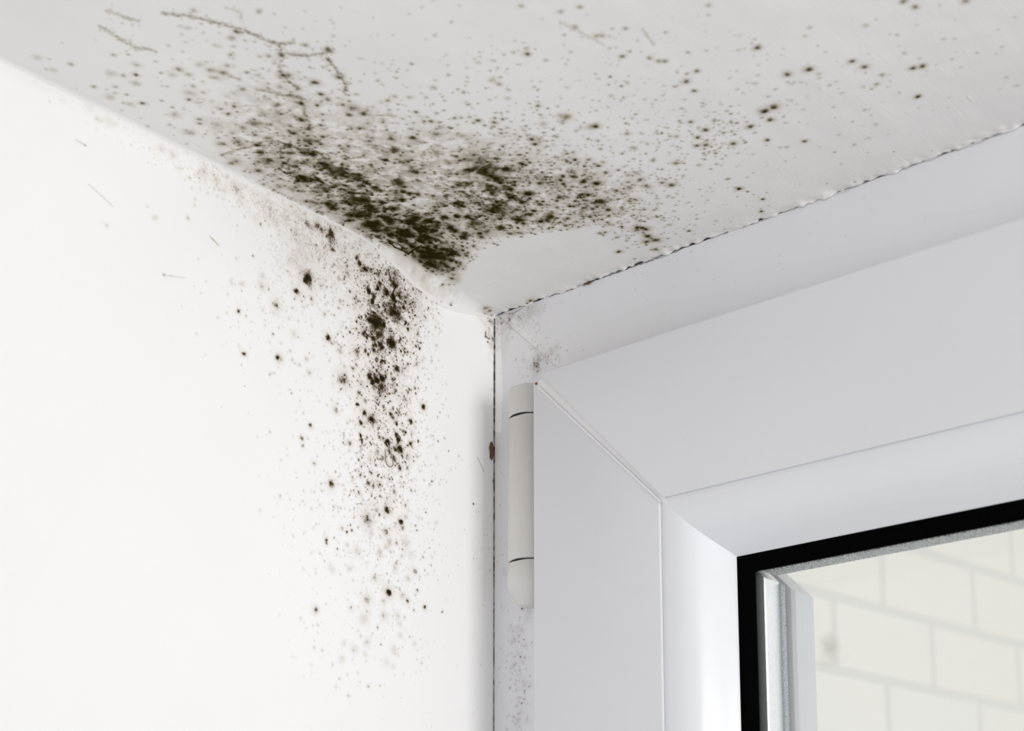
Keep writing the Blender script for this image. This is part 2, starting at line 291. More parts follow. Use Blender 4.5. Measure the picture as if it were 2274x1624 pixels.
# polylines: width px, strength, points
CVEIN = """
2.5,.6;220,57 254,79 277,92 301,105 321,106 348,115
2.5,.6;234,22 264,33 284,42 312,47
3,.75;361,28 394,32 428,37 471,48 501,55 548,69 588,89 618,97 648,97 652,87
2.5,.4;511,20 535,30 535,50
3,.75;618,97 625,114 627,130 620,147 628,167 645,184 665,200
2.5,.7;618,117 655,122 685,124 719,119 739,112
3,.85;726,130 742,151 755,171 769,188 767,211
2.5,.5;568,200 598,204 628,212 655,214 688,227
2.5,.45;461,155 495,160 511,167 535,180
4,.75;667,220 675,241 680,264 687,284
2,.7;500,342 540,330 565,324 585,315 606,314 624,317 641,322 660,329 674,334 695,345
2,.6;561,339 617,340 638,339 681,340 751,340
2.5,1.1;620,376 636,385 664,396
2,.9;785,393 800,398 821,408 836,416 852,426
2.5,.8;693,336 699,353
2,.6;955,327 977,344
2,.45;820,253 850,254 883,255
2,.3;1242,49 1284,69 1344,102
2,.4;1425,63 1442,84 1453,102
2.5,1.2;880,506 900,518 914,525
1.1,1;907,562 937,545
1.1,1;862,535 877,549 897,557 907,564
7,.32;890,572 905,590 925,612 950,632
2,.5;905,595 930,618
3,.45;556,411 600,432 650,456 700,480
1.2,.9;730,492 745,503 757,507
1.4,1;830,541 838,549 846,556
1.1,.8;745,500 770,516 800,540 822,552
1.1,.7;858,560 880,585 905,612 940,652
1.1,.7;892,600 908,625 930,645
5,.22;850,570 880,600 920,640 960,655
1.1,.9;1008,632 1010,633
1.3,.8;1040,482 1050,488 1062,482 1070,478
"""
WALL = """
530,691,5,1.1 546,702,2,.9 529,715,2,.7 588,712,2,.7 588,723,2,.8 606,742,4,.85 542,786,5,1.15 532,771,5,.3 616,795,5,1.15 620,795,9,.5 618,816,3,.5 649,800,4,.65 680,798,5,.55 728,750,7,1.15 736,762,4,.6 657,648,6,1.15 660,648,12,.5
684,618,15,1.1 680,625,9,.8 692,663,6,.65 674,658,2,1 613,679,12,.7 580,635,8,.42 596,643,4,.65 514,628,5,.35 538,630,6,.4 583,613,7,.4 720,699,5,.55 641,707,4,.65 649,684,4,.65 651,740,8,.35 624,762,4,.4 598,760,4,.35 756,780,8,.42
763,844,14,1.15 756,865,3,1 797,872,6,.75 687,828,6,.5 712,842,2,.7 675,836,2,.6 647,874,3,.65 684,870,3,.4 736,888,3,.65 689,946,5,.9 670,974,5,.9 697,1029,5,.7 708,892,3,.5 703,881,2,.5 776,984,7,.7 761,984,4,.6 736,1075,8,.95 713,1075,3,.65
783,818,5,.95 792,811,5,.75 791,780,11,.62 811,780,5,1.1 829,778,7,.9 819,646,6,1.05 829,661,6,1.05 825,669,7,1.15 844,631,6,.95 839,641,5,.95 858,653,10,.9 872,659,7,.95 875,694,7,1.15 878,699,18,.75 832,717,7,1.4 852,722,6,1.25 820,710,10,.88 838,719,26,.8
842,745,16,.75 830,752,9,.75 870,762,8,1.05 872,762,15,.8 845,771,9,.62 806,743,6,.75 881,821,8,.85 885,824,16,.38 847,841,7,1.35 837,846,7,1.35 827,849,6,1.25 820,836,9,.75 844,860,22,.75 847,804,5,.75 809,917,6,1.25 824,931,8,1.35 825,933,16,.85
801,938,6,.85 811,893,10,.52 853,903,5,.65 868,920,8,.7 872,930,6,.75 885,917,8,.55 900,889,10,.52 872,857,6,.6 939,904,6,1.15 912,935,6,1.15 921,861,4,.95 929,864,3,.85 923,874,3,.85 908,864,5,.85 928,839,4,.85 946,861,2,.8 918,785,3,1 934,762,3,1
951,685,3,1.1 974,696,2,.9 928,743,5,.55 944,748,2,.7 906,809,5,.65 924,808,8,.35 880,966,6,1.25 885,979,6,1.25 888,999,10,1.25 877,997,6,.85 858,981,7,1.25 850,973,4,.75 862,1002,7,.6 875,1019,8,.85 850,1019,8,.8 900,961,4,1.1 911,984,6,.85 929,981,3,1
905,989,4,.85 905,1017,9,.62 886,1039,6,.85 903,1040,4,.75 839,1004,6,.65 822,1019,10,.38 824,1052,5,.85 834,1034,3,.9 796,1022,4,.9 789,1045,3,.8 801,968,4,.9 804,976,4,.8 799,991,3,.8 801,1004,4,.65 771,941,3,.7 880,940,5,.85
817,1074,6,.75 829,1081,6,.75 843,1078,5,.65 798,1095,6,.65 824,1095,5,.45 844,1102,4,1.1 860,1133,8,1.25 815,1153,15,.85 836,1134,6,.55 843,1145,4,.75 831,1122,10,.35 900,1124,5,.7 890,1160,6,1.25 893,1172,6,.65 901,1148,5,.55 879,1165,6,.45 856,1181,8,.55 825,1183,8,.38
863,1203,9,.52 880,1206,5,.65 901,1207,14,.34 856,1215,6,.45 844,1227,8,.48 867,1226,4,.55 893,1236,5,.4 912,1231,10,.3 793,1224,14,.3 879,1252,5,.55 877,1264,7,.4 920,1269,7,.55 905,1286,8,.45 832,1283,10,.45 777,1264,6,.4 736,1265,9,.3 805,1293,4,.45
863,1315,8,1.25 862,1314,14,.45 815,1331,11,.75 894,1324,9,.45 905,1334,5,.85 927,1312,4,.85 922,1322,3,.65 943,1349,5,.95 981,1359,3,1 919,1356,3,.85 701,1354,6,.95 851,1336,6,.45 807,1374,16,.34 779,1352,8,.3 853,1369,11,.44 882,1366,7,.45 898,1372,4,.55
838,1393,4,.65 886,1384,8,.3 705,1389,4,.55 695,1391,3,.5 680,1397,3,.45 667,1374,4,.45 675,1384,3,.4 801,1413,4,.55 815,1428,8,.4 786,1443,9,.4 874,1443,9,.45 763,1429,7,.3 758,1465,8,.35 810,1453,7,.26 858,1471,7,.3 697,1439,4,.55 715,1445,4,.55 846,1432,3,.65
909,1415,3,.65 920,1429,5,.35 889,1412,7,.3 739,1478,3,.55 753,1508,3,.55 817,1524,4,.6 844,1523,3,.55 774,1545,4,.65 746,1523,3,.4 800,1517,3,.4 850,1547,3,.4 794,1495,4,.35 872,1481,8,.25 725,1200,5,.95 724,1207,4,.95 741,1195,3,.9 749,1220,3,.9 770,1182,4,1.05
782,1179,4,.9 758,1174,5,.65 778,1166,3,.85 756,1128,4,.55 722,1074,4,.45 751,1076,3,.45 762,1076,3,.45 779,1092,3,.65 624,1022,4,.42 638,1012,4,.36 800,1057,6,.55 691,1091,3,.4 720,1091,3,.4 691,1228,3,.45 674,1265,3,.4 700,1272,4,.35 651,1191,4,.36 651,1156,3,.36
678,1182,2,.5 959,1070,3,1.1 945,1138,2,1.2 936,1152,3,.65 926,1179,3,.8 1051,1120,2,1.3 953,1217,2,.9 957,1256,2,.9 969,1162,6,.35 972,1289,2,.6 996,1002,2,1.1
715,512,8,.78 703,500,8,.72 734,522,13,1 739,531,8,.55 737,555,8,.48 682,497,7,.55 577,499,4,.55 670,565,30,.28 792,574,7,.85 798,585,6,1.05 811,599,10,1 823,603,8,.55 842,611,10,.55 755,592,10,.3 771,608,8,.35 931,645,14,.42 885,654,12,.5 897,669,20,.38 925,676,12,.34
789,663,12,.46 755,669,6,.45 715,635,10,.3 526,420,9,.4 455,381,8,.42 453,364,5,.38 478,398,8,.34 528,419,10,.4 505,394,5,.4 476,419,2,.8 426,418,3,.5 359,331,9,.3 384,343,9,.3 217,266,6,.38 200,234,14,.22 242,272,14,.22 344,483,7,.36 418,485,5,.55 434,443,4,.4 432,456,4,.4
327,458,4,.36 236,500,5,.4 543,481,3,.5 578,498,4,.55 526,501,4,.35 632,488,10,.28 612,498,10,.28 568,485,12,.24 437,742,3,.5 364,611,4,.55 875,630,8,.75 868,623,6,.6 882,636,6,.7 893,641,3,.8 1078,683,6,.75 1085,702,5,.7 1079,700,4,.6 1086,690,3,.8 1095,1068,3,1 1077,748,2,1 1083,760,2,.9
1085,715,12,.22 1080,740,12,.2 885,600,12,.3 878,585,8,.35 880,610,16,.25
"""
WVEIN = """
1.4,.32;364,611 385,614 412,618
1.4,.55;465,525 475,535 487,547
1.4,.3;197,410 225,435 253,461
1.4,.4;169,311 180,318 192,325
1.2,1.2;879,636 873,648 872,660
4,.8;860,985 866,1005 872,1018
1.8,.9;909,990 915,983 918,978
2,.7;742,758 750,765 760,772
1.2,.5;800,962 803,985 801,1000
2.2,.25;560,425 640,470 700,505
"""
FRAME = """
1130,700,8,.25 1140,695,8,.29 1152,705,8,.30 1165,698,7,.29 1172,668,4,.90 1180,690,9,.29 1125,720,7,.25 1115,735,8,.18 1135,728,5,.32 1200,690,10,.16 1235,775,8,.29 1225,782,6,.36 1210,790,8,.29 1198,800,9,.30 1190,812,9,.32 1195,825,8,.30 1186,835,6,.29 1240,790,6,.29 1192,815,2,1.10 1235,798,2,.90 1213,802,1.5,1.00
1175,1360,6,.32 1170,1375,6,.25 1150,1395,7,.26 1160,1400,6,.26 1135,1395,5,.29 1145,1420,7,.26 1165,1435,6,.27 1137,1427,3,.50 1168,1434,3,.50 1150,1450,7,.23 1160,1470,7,.23 1140,1480,7,.23 1150,1500,8,.24 1165,1520,7,.26 1148,1535,4,.43 1152,1550,4,.50 1165,1553,3,.50 1165,1540,4,.36 1158,1580,7,.25 1150,1600,8,.24 1170,1600,6,.29 1150,1615,8,.24 1112,1440,3,.36 1105,1250,3,.36 1120,1270,8,.20
1800,520,4,.22 1920,440,4,.22 1935,465,4,.22 1160,1352,2.5,1.20 1300,860,0.5,.07
"""
# centre x,y, sigma along, sigma across, angle deg, count, median radius px, strength lo, hi
CENV = """
830,475,130,32,30,260,3.2,.55,1.15
780,440,150,50,30,300,2.6,.4,1
700,400,110,50,25,180,2.4,.4,.9
960,545,60,28,35,140,3,.5,1.1
1070,450,90,55,10,320,2.4,.4,1.1
1240,430,100,45,15,420,2.1,.4,1.05
1350,400,120,70,15,260,2,.35,.9
1150,300,160,70,5,220,2,.35,.9
900,320,120,60,10,220,2.3,.35,.85
1560,310,60,35,-15,120,2,.35,.9
1500,260,170,110,0,170,2.2,.25,.6
650,240,80,60,20,150,2.4,.3,.8
420,200,120,60,20,90,2.4,.2,.55
1080,170,200,80,0,120,2.2,.25,.6
1850,150,250,90,0,110,2.6,.2,.5
1400,480,90,40,15,170,1.7,.35,.9
640,110,120,50,15,90,2.4,.25,.6
1180,490,70,25,5,160,1.8,.4,1
1600,450,120,45,-15,50,1.5,.3,.7
890,590,60,9,42,50,1.2,.4,.9
820,470,150,40,28,420,1.5,.4,1
1080,450,120,70,8,360,1.4,.35,.9
"""
CHAZE = """
790,455,170,45,28,.68
930,540,90,35,35,.7
1080,440,110,70,5,.58
880,400,170,70,20,.42
1250,430,110,45,10,.42
650,320,100,70,30,.3
1092,688,22,12,0,.34
1140,682,30,8,-20,.2
910,610,60,14,42,.16
"""
WENV = """
850,760,38,75,0,420,1.8,.4,1.1
850,920,40,110,0,420,1.8,.4,1
870,660,55,45,0,360,1.6,.35,.9
890,760,50,90,0,180,1.6,.4,.9
760,760,110,110,0,260,1.8,.3,.75
840,1060,60,70,0,260,1.7,.35,.9
860,1180,65,110,0,320,1.7,.25,.7
800,1350,90,120,0,200,1.8,.2,.5
710,1080,70,130,0,120,1.8,.25,.6
620,680,90,80,0,150,1.8,.25,.6
740,560,70,50,35,300,1.6,.25,.7
700,520,100,30,32,260,1.5,.25,.6
560,450,120,18,30,220,1.5,.2,.55
330,330,120,16,30,110,1.6,.15,.45
870,620,40,30,30,220,1.5,.35,.95
930,820,50,160,0,160,1.3,.4,.9
930,1150,50,180,0,120,1.2,.3,.8
1075,1300,14,200,0,50,1.2,.3,.8
875,690,50,50,0,700,1.05,.25,.7
855,800,42,110,0,700,1.05,.25,.75
730,540,75,45,33,500,1.05,.2,.6
675,600,45,45,0,250,1.05,.2,.55
850,1000,40,80,0,300,1.05,.25,.7
560,440,130,20,30,300,1.05,.18,.5
845,1200,55,100,0,300,1.05,.2,.55
1085,720,8,25,0,30,1.6,.3,.8
"""
WHAZE = """
865,690,60,70,0,.36
845,800,45,120,0,.24
730,545,85,45,33,.27
670,570,45,45,0,.16
560,450,130,16,30,.15
900,660,50,40,0,.14
850,980,45,70,0,.12
1086,745,16,50,0,.42
"""
FENV = """
1150,715,40,22,-20,90,1.3,.3,.8
1205,800,30,22,-30,110,1.2,.35,.9
1152,1500,18,80,0,140,1.3,.35,.9
1115,1200,10,250,0,50,1.2,.3,.8
1500,600,250,60,-18,40,1.4,.3,.6
"""
FHAZE = """
1150,700,40,18,-20,.34
1200,808,26,22,-30,.22
1155,1500,20,120,0,.1
1112,730,14,45,0,.34
"""

# ------------------------------------------------------------------ wall and soffit
def fillet_r(y): return .0012 + .0075 * np.exp(-((y + .042) / .030) ** 2)
def soffit_h(x, y):
    x = np.asarray(x, float); y = np.asarray(y, float)
    h = .0078 * sstep(.028, .085, -y) * (1 - sstep(.0, .13, x))
    r = fillet_r(y); t = np.clip(r - x, 0, None)
    return h - (r - np.sqrt(np.clip(r * r - t * t, 0, None)))

def spaced(*segs):
    """segs: (start, stop, step) ..."""
    out = []
    for a, b, s in segs: out.append(np.linspace(a, b, max(2, int(round(abs(b - a) / s)) + 1))[:-1])
    out.append([segs[-1][1]]); return np.concatenate(out)

# wall_left: thin grid up to the window edge (ragged paint edge) in front of a solid body
bm = bmesh.new(); box(bm, (-.22, -1.25, -1.45), (0.0, .0, .016)); box(bm, (-.22, .0, -1.45), (-.0004, .13, .0)); box(bm, (-.22, -1.25, .016), (-.0004, .13, .20))
wall = tag(from_bm('wall_left', bm, M_WALL), 'bright white painted reveal wall left of the window, mould near its top', 'wall', kind='structure')

# soffit
xs = spaced((0, .012, .0004), (.012, .30, .0009), (.30, .6, .02), (.6, 1.25, .1))
ys = -spaced((0, .014, .0004), (.014, .11, .0009), (.11, .30, .002), (.30, .6, .02), (.6, 1.25, .1))
X, Y = np.meshgrid(xs, ys, indexing='ij')
Z = soffit_h(X, Y)
rg = np.random.default_rng(11)
def plane_noise(X, Y, cell, rng):
    g = rng.uniform(-1, 1, (int(1.4 / cell) + 4, int(1.4 / cell) + 4)) if cell >= .001 else None
    u = X / cell; v = -Y / cell; ui = np.clip(u.astype(int), 0, g.shape[0] - 2); vi = np.clip(v.astype(int), 0, g.shape[1] - 2)
    fu = u - ui; fv = v - vi; fu = fu * fu * (3 - 2 * fu); fv = fv * fv * (3 - 2 * fv)
    return (g[ui, vi] * (1 - fu) + g[ui + 1, vi] * fu) * (1 - fv) + (g[ui, vi + 1] * (1 - fu) + g[ui + 1, vi + 1] * fu) * fv
seam = np.exp(-(Y / .0035) ** 2)
lump = plane_noise(X, Y, .0022, rg) * .6 + plane_noise(X, Y, .0012, rg) * .4
ridge = np.clip(plane_noise(X, Y * 0 - .5, .006, rg) * .7 + plane_noise(X, Y * 0 - .3, .0025, rg) * .5 + .15, -.3, 1)
edge_w = sstep(.0, .012, X) * (1 - sstep(.32, .6, X))
near = (1 - sstep(.30, .5, X)) * (1 - sstep(.30, .5, -Y))
Z = Z - seam * edge_w * (.0011 * ridge + .0008 * np.clip(lump, -.4, 1)) + near * (.00035 * plane_noise(X, Y, .03, rg) + .00012 * plane_noise(X, Y, .007, rg))
fil = np.exp(-((Y + .045) / .035) ** 2) * np.exp(-(X / .012) ** 2)
Z = Z - fil * .0005 * (plane_noise(X * .3, Y, .009, rg) + .25 * plane_noise(X * .3, Y, .004, rg))
Yp = Y - seam * edge_w * (.00004 + .00035 * np.abs(ridge)) * np.exp(-(Y / .002) ** 2)
P = np.stack([X, Yp, Z], -1)
ceil = grid_mesh('ceiling', P, None, M_CEIL)
for p in ceil.data.polygons[:1]:
    if p.normal.z > 0: ceil.data.flip_normals()
tag(ceil, 'white painted plaster soffit above the window, spotted with mould', 'ceiling', kind='structure')
bm = bmesh.new(); box(bm, (.0, -1.25, .022), (1.25, .13, .20))
o = from_bm('lintel', bm, M_CEIL, ceil)

# far reveal and sill of the same window opening (beyond the frame of the picture)
W, H = 1.0, 1.25
def ribbon(name, pts, normal, widths, mat, parent, lift=.00015):
    """thin raised strip through 3-D points; normal faces the viewer"""
    pts = [Vector(p) for p in pts]; nrm = Vector(normal).normalized(); bm = bmesh.new(); L = []
    for i, p in enumerate(pts):
        t = (pts[min(i + 1, len(pts) - 1)] - pts[max(i - 1, 0)]).normalized(); s = t.cross(nrm).normalized()
        w = widths[i] * .5
        L.append([bm.verts.new(p - s * w), bm.verts.new(p + nrm * lift + s * 0), bm.verts.new(p + s * w)])
    for a, b in zip(L[:-1], L[1:]):
        bm.faces.new((a[0], a[1], b[1], b[0])); bm.faces.new((a[1], a[2], b[2], b[1]))
    return from_bm(name, bm, mat, parent)
rg = np.random.default_rng(5)
# vertical crack between wall and frame
pts, ws = [], []
for z in np.arange(-.0015, -.6, -.0011):
    j = rg.normal(0, .00011)
    pts.append((.0003 + abs(j), -.0003 - abs(j), z))
    base = (.0006 if z > -.075 else (.00048 if z > -.13 else .00034))
    ws.append(base * (.35 + .85 * rg.random()))
tag(ribbon('crack', pts, (1, -1, 0), ws, M_CRACK, wall), 'thin dark crack down the edge of the window frame')
# crack along the soffit seam
pts, ws = [], []
x = .0006; w1 = 0.0
while x < .6:
    w1 = .8 * w1 + rg.normal(0, .00016)
    dz = -.0004 + w1 - (.0012 * math.exp(-((x - .012) / .006) ** 2))
    pts.append((x, -.0003, dz - .0001))
    strong = .6 if x < .03 else 1.0 if x < .11 else (.4 if x < .17 else .14)
    ws.append(min(.00028, max(.00007, (.00034 * strong) * (.1 + 1.5 * rg.random() ** 1.6))))
    x += .0009
tag(ribbon('crack', pts, (0, -1, -.35), ws, M_CRACK, ceil, .0001), 'thin ragged crack along the top of the window frame')
# rusty brown gaps in the seam
for a, b, hgt in (((1292, 634), (1320, 624), .0005), ((1166, 672), (1186, 664), .0011), ((1200, 664), (1214, 660), .0004)):
    A, B = on_plane(a, 1, -.0008), on_plane(b, 1, -.0008); n = 9
    pts = [A + (B - A) * i / (n - 1) + np.array([0, 0, rg.normal(0, .0002)]) for i in range(n)]
    ribbon('brown_gap', pts, (0, -1, -.3), [hgt * math.sin(math.pi * (i + .4) / n) * 1.6 for i in range(n)], M_CHIP, ceil, .0003)
# chipped brown spot in the wall edge
bm = bmesh.new(); c0 = on_plane((1091, 1003), 0, .0); n = 22; ring = []
cv = bm.verts.new((.0002, c0[1] + .0005, c0[2]))
for i in range(n):
    a = 2 * math.pi * i / n; r = 1 + .22 * rg.normal()
    ring.append(bm.verts.new((.00008 + .0003 * rg.random(), min(-.0002, c0[1] + .0016 * math.cos(a) * r), c0[2] + .0044 * math.sin(a) * (1 + .1 * rg.normal()))))
for i in range(n): bm.faces.new((cv, ring[i], ring[(i + 1) % n]))
tag(from_bm('paint_chip', bm, M_CHIP, wall), 'small brown chip where paint has flaked off')
# bare grey flake of the fillet
bm = bmesh.new(); ctr = np.array([874., 614.]); ring = []; n = 20
for i in range(n):
    a = 2 * math.pi * i / n; q = on_plane(ctr + np.array([12 * math.cos(a) + 9 * math.sin(a), 25 * math.sin(a)]) * (1 + .12 * rg.normal()), 0, .00002)
    ring.append(bm.verts.new(q))
cv = bm.verts.new(on_plane(ctr, 0, .00006))
for i in range(n): bm.faces.new((cv, ring[i], ring[(i + 1) % n]))
kf = N('grey_bare_filler'); kf.bsdf(Base_Color=kf.mix(kf.remap(kf.noise(1500, 3), .4, .6), rgba(.74, .73, .73), rgba(.46, .45, .45)), Roughness=.9, Normal=kf.bump(kf.noise(1200, 3), .0004, .8))
tag(from_bm('bare_filler_patch', bm, kf.m, wall), 'small grey patch of bare filler')

# ------------------------------------------------------------------ window
win = tag(empty('window_1'), 'white plastic tilt-and-turn window with grey side hinge and black glazing gasket', 'window', kind='structure')
frame = empty('outer_frame', win); sash = empty('sash', win); glz = empty('double_glazing', win)

def member(side, prof, ox, oz, kz, wx, hz, cuts=()):
    """one mitred bar of a rectangular loop; prof: closed polygon of (inset, y)"""
    bm = bmesh.new(); A, B = [], []
    x0, x1, z0, z1 = ox, W - ox, oz, -H - oz
    for d, y in prof:
        e = d * kz
        if side == 'left': a, b = (x0 + d, y, z0 - e), (x0 + d, y, z1 + e)
        elif side == 'right': a, b = (x1 - d, y, z0 - e), (x1 - d, y, z1 + e)
        elif side == 'top': a, b = (x0 + d, y, z0 - e), (x1 - d, y, z0 - e)
        else: a, b = (x0 + d, y, z1 + e), (x1 - d, y, z1 + e)
        A.append(bm.verts.new(a)); B.append(bm.verts.new(b))
    n = len(prof)
    for i in range(n): bm.faces.new((A[i], A[(i + 1) % n], B[(i + 1) % n], B[i]))
    bm.faces.new(A); bm.faces.new(B)
    for co, no in cuts:
        g = bm.verts[:] + bm.edges[:] + bm.faces[:]
        r = bmesh.ops.bisect_plane(bm, geom=g, plane_co=co, plane_no=no, clear_outer=True)
        ed = [e for e in r['geom_cut'] if isinstance(e, bmesh.types.BMEdge)]
        bmesh.ops.holes_fill(bm, edges=ed, sides=0)
    return bm
SIDES = (('left', 'v'), ('right', 'v'), ('top', 'h'), ('bottom', 'h'))

FP = [(.0002, 0), (.062, 0), (.062, .012), (.075, .014), (.075, .07), (-.012, .07), (-.012, .004), (.0002, .004)]
for s, o_ in SIDES:
    from_bm('frame_jamb' if o_ == 'v' else 'frame_head', member(s, FP, 0, 0, 1, W, H), M_FRAME, frame)
M_SEAML = flat('seam_line', (.62, .61, .58))
# welded corner of the outer frame
a, b = on_plane((1112, 706), 1, 0), on_plane((1236, 813), 1, 0)
def strip(name, quad, y0, y1, mat, parent):
    bm = bmesh.new(); f = [bm.verts.new((q[0], y0, q[2])) for q in quad]; g = [bm.verts.new((q[0], y1, q[2])) for q in quad]
    bm.faces.new(f); bm.faces.new(g)
    for i in range(len(quad)): bm.faces.new((f[i], f[(i + 1) % len(quad)], g[(i + 1) % len(quad)], g[i]))
    return from_bm(name, bm, mat, parent)
pl1 = lambda x, y, v=0.0: on_plane((x, y), 1, v)
strip('weld_seam', [pl1(1110, 704), pl1(1134, 700), pl1(1246, 806), pl1(1234, 813)], .0005, -.00007, M_WELD, frame)
ribbon('weld_line', [pl1(1110 + 124 * t, 704 + 109 * t, -.00008) for t in np.linspace(0, 1, 12)], (0, -1, 0), [.00014] * 12, M_SEAML, frame, .00003)
# smear of wall paint on the frame edge
pp = [(1101, 712), (1110, 722), (1113, 790), (1117, 880), (1113, 962), (1100, 960)]
strip('paint_smear', [pl1(*q) for q in pp], .0005, -.00012, M_WALL, frame)
# sash
OX, OZ, KZ, FY = .0394, -.0447, 1.052, -.020
SP = [(0, -.0035), (0, -.0186), (.0004, -.0196), (.0014, FY), (.0652, FY), (.0656, -.0197), (.0657, -.0192), (.0657, .025), (.0972, .0255), (.0985, .0268), (.0985, .041), (.006, .041), (.006, -.0035)]
pu, pv = pl1(1206, 838, FY), pl1(1481, 1113, FY)
qu, qv = pl1(1189, 855, FY), pl1(1472, 1120, FY)
def cutplane(a, b, keep):                                   # plane through a, b along Y that keeps the side of point keep
    t = Vector(b - a); t.y = 0; n = Vector((t.z, 0, -t.x)).normalized()
    if n.dot(Vector(keep) - Vector(a)) > 0: n = -n
    return (Vector(a), n)
c1, c2 = pl1(1184, 851, FY), pl1(1211, 821, FY)
cham = cutplane(c1, c2, (.5, 0, -.5))
for s, o_ in SIDES:
    cuts = []
    sp_ = SP if o_ == 'v' else [(min(d, .0760), y) for d, y in SP]
    if s in ('left', 'top'): cuts.append(cham)
    if s == 'top': cuts.append(cutplane(pu, pv, (.3, 0, -.05)))
    if s == 'left': cuts.append(cutplane(qu, qv, (.05, 0, -.4)))
    bm = member(s, sp_, OX, OZ, KZ, W, H, cuts)
    ob = from_bm('sash_stile' if o_ == 'v' else 'sash_rail', bm, M_SASH, sash, 25)
    bv = ob.modifiers.new('soft_edges', 'BEVEL'); bv.width = .0005; bv.segments = 2; bv.limit_method = 'ANGLE'; bv.angle_limit = math.radians(35)
# milled weld groove between rail and stile
cm = (c1 + c2) * .5
strip('weld_groove', [qu + (c1 - qu) * .35, pu + (c2 - pu) * .35, pv, qv], .02, FY + .0006, M_WELD, sash)
ribbon('weld_ridge', [qu + (qv - qu) * t + np.array([0, -.0001, 0]) for t in np.linspace(0.02, .99, 10)], (0, -1, 0), [.0011] * 10, M_SASH, sash, .00045)
# small rust dot at the corner
bm = bmesh.new(); bmesh.ops.create_icosphere(bm, subdivisions=2, radius=.00055, matrix=Matrix.Translation(Vector(pl1(1191, 852, FY + .0002)))); from_bm('rust_dot', bm, M_CHIP, sash, 60)

BP = [(.0658, .003), (.0658, -.0191), (.0663, -.0193), (.0682, -.0193), (.0703, -.0192), (.0724, -.0189), (.0744, -.0183), (.0764, -.0173), (.0783, -.0158), (.0800, -.0138), (.0817, -.0114), (.0834, -.0087), (.0850, -.0060), (.0866, -.0034), (.0880, -.0014), (.0889, -.0004), (.0889, .003)]
for s, o_ in SIDES:
    from_bm('glazing_bead', member(s, BP, OX, OZ, KZ, W, H), M_BEAD, sash, 40)
GP = [(.0882, .0033), (.0882, -.0006), (.0896, -.0009), (.0912, -.0002), (.0940, .0019), (.0946, .0026), (.0946, .0033)]
for s, o_ in SIDES:
    from_bm('gasket', member(s, GP, OX, OZ, KZ, W, H), M_GASKET, glz, 40)
gx, gz = OX + .0865, OZ - .0865 * KZ
for nm, y0, y1, mt in (('glass_pane', .0035, .0065, M_GLASS), ('glass_pane', .0207, .0237, M_MIST)):
    bm = bmesh.new(); box(bm, (gx, y0, gz), (W - gx, y1, -H - gz)); from_bm(nm, bm, mt, glz)
for s, o_ in SIDES:
    KS = KZ if o_ == 'v' else KZ * .976
    from_bm('spacer_bar', member(s, [(.088, .0066), (.0962, .0066), (.0966, .0072), (.0966, .0172 if o_ == 'v' else .0150), (.0962, .0182 if o_ == 'v' else .0160), (.088, .0182)], OX, OZ, KS, W, H), M_SPACER if o_ == 'v' else M_SPACERH, glz, 30)
    from_bm('edge_seal', member(s, [(.086, .0183), (.0972 if o_ == 'v' else .0885, .0183), (.0974 if o_ == 'v' else .0885, .0206), (.086, .0206)], OX, OZ, KS, W, H), M_SEAL, glz)

# hinge
hinge = empty('hinge', win)
hx, hy, hr = .0264, -.0070, .0086
def lathe(prof, name):
    bm = bmesh.new(); n = 56; R = []
    for r, z in prof:
        if r < 1e-6: R.append([bm.verts.new((hx, hy, z))]); continue
        row = []
        for i in range(n):
            a = 2 * math.pi * i / n; ca, sa = math.cos(a), math.sin(a)
            k_ = (abs(ca) ** 2.5 + abs(sa) ** 2.5) ** (-1 / 2.5)            # slightly squared barrel
            row.append(bm.verts.new((hx + r * ca * k_, hy + min(r, .0108) * .94 * sa * k_, z)))
        R.append(row)
    for a, b in zip(R[:-1], R[1:]):
        if len(a) == 1: [bm.faces.new((a[0], b[i], b[(i + 1) % n])) for i in range(n)]
        elif len(b) == 1: [bm.faces.new((a[i], b[0], a[(i + 1) % n])) for i in range(n)]
        else: [bm.faces.new((a[i], b[i], b[(i + 1) % n], a[(i + 1) % n])) for i in range(n)]
    return from_bm(name, bm, M_HINGE, hinge, 50)
zt = on_plane((1140, 850), 1, -.0104)[2] - .0036; z1 = on_plane((1135, 924), 1, -.0150)[2]; z2 = on_plane((1135, 1246), 1, -.0150)[2]; z3 = on_plane((1124, 1312), 1, -.0090)[2]; z3 -= .0012; z4 = z3 - .0075
print('hinge', zt, z1, z2, z3, z4)
lathe([(0, zt), (hr - .0012, zt), (hr - .0004, zt - .0004), (hr, zt - .0014), (hr, z1 + .0004), (hr - .0007, z1 + .0001), (0, z1 + .0001)], 'hinge_cap')
lathe([(0, z1 + .0002), (hr - .0016, z1 + .0002), (hr - .0016, z1 - .0003), (hr - .0005, z1 - .0003), (hr, z1 - .0008), (hr + .0003, z2 + .0006), (hr - .0003, z2 + .0002), (0, z2 + .0002)], 'hinge_sleeve')
lathe([(0, z2 + .0003), (hr - .0016, z2 + .0003), (hr - .0016, z2 - .0003), (hr - .0003, z2 - .0003), (hr + .0003, z2 - .0008), (hr + .0005, z3 + .001), (hr + .0001, z3), (hr - .0042, z4 + .0004), (hr - .0050, z4), (0, z4)], 'hinge_cap')
M_DARK = flat('hinge_gap', (.03, .025, .02))
for zz in (z1, z2):
    bm = bmesh.new(); bmesh.ops.create_cone(bm, cap_ends=True, segments=48, radius1=hr - .0003, radius2=hr - .0003, depth=.0005, matrix=Matrix.Translation((hx, hy, zz - .00005))); from_bm('joint_line', bm, M_DARK, hinge, 40)

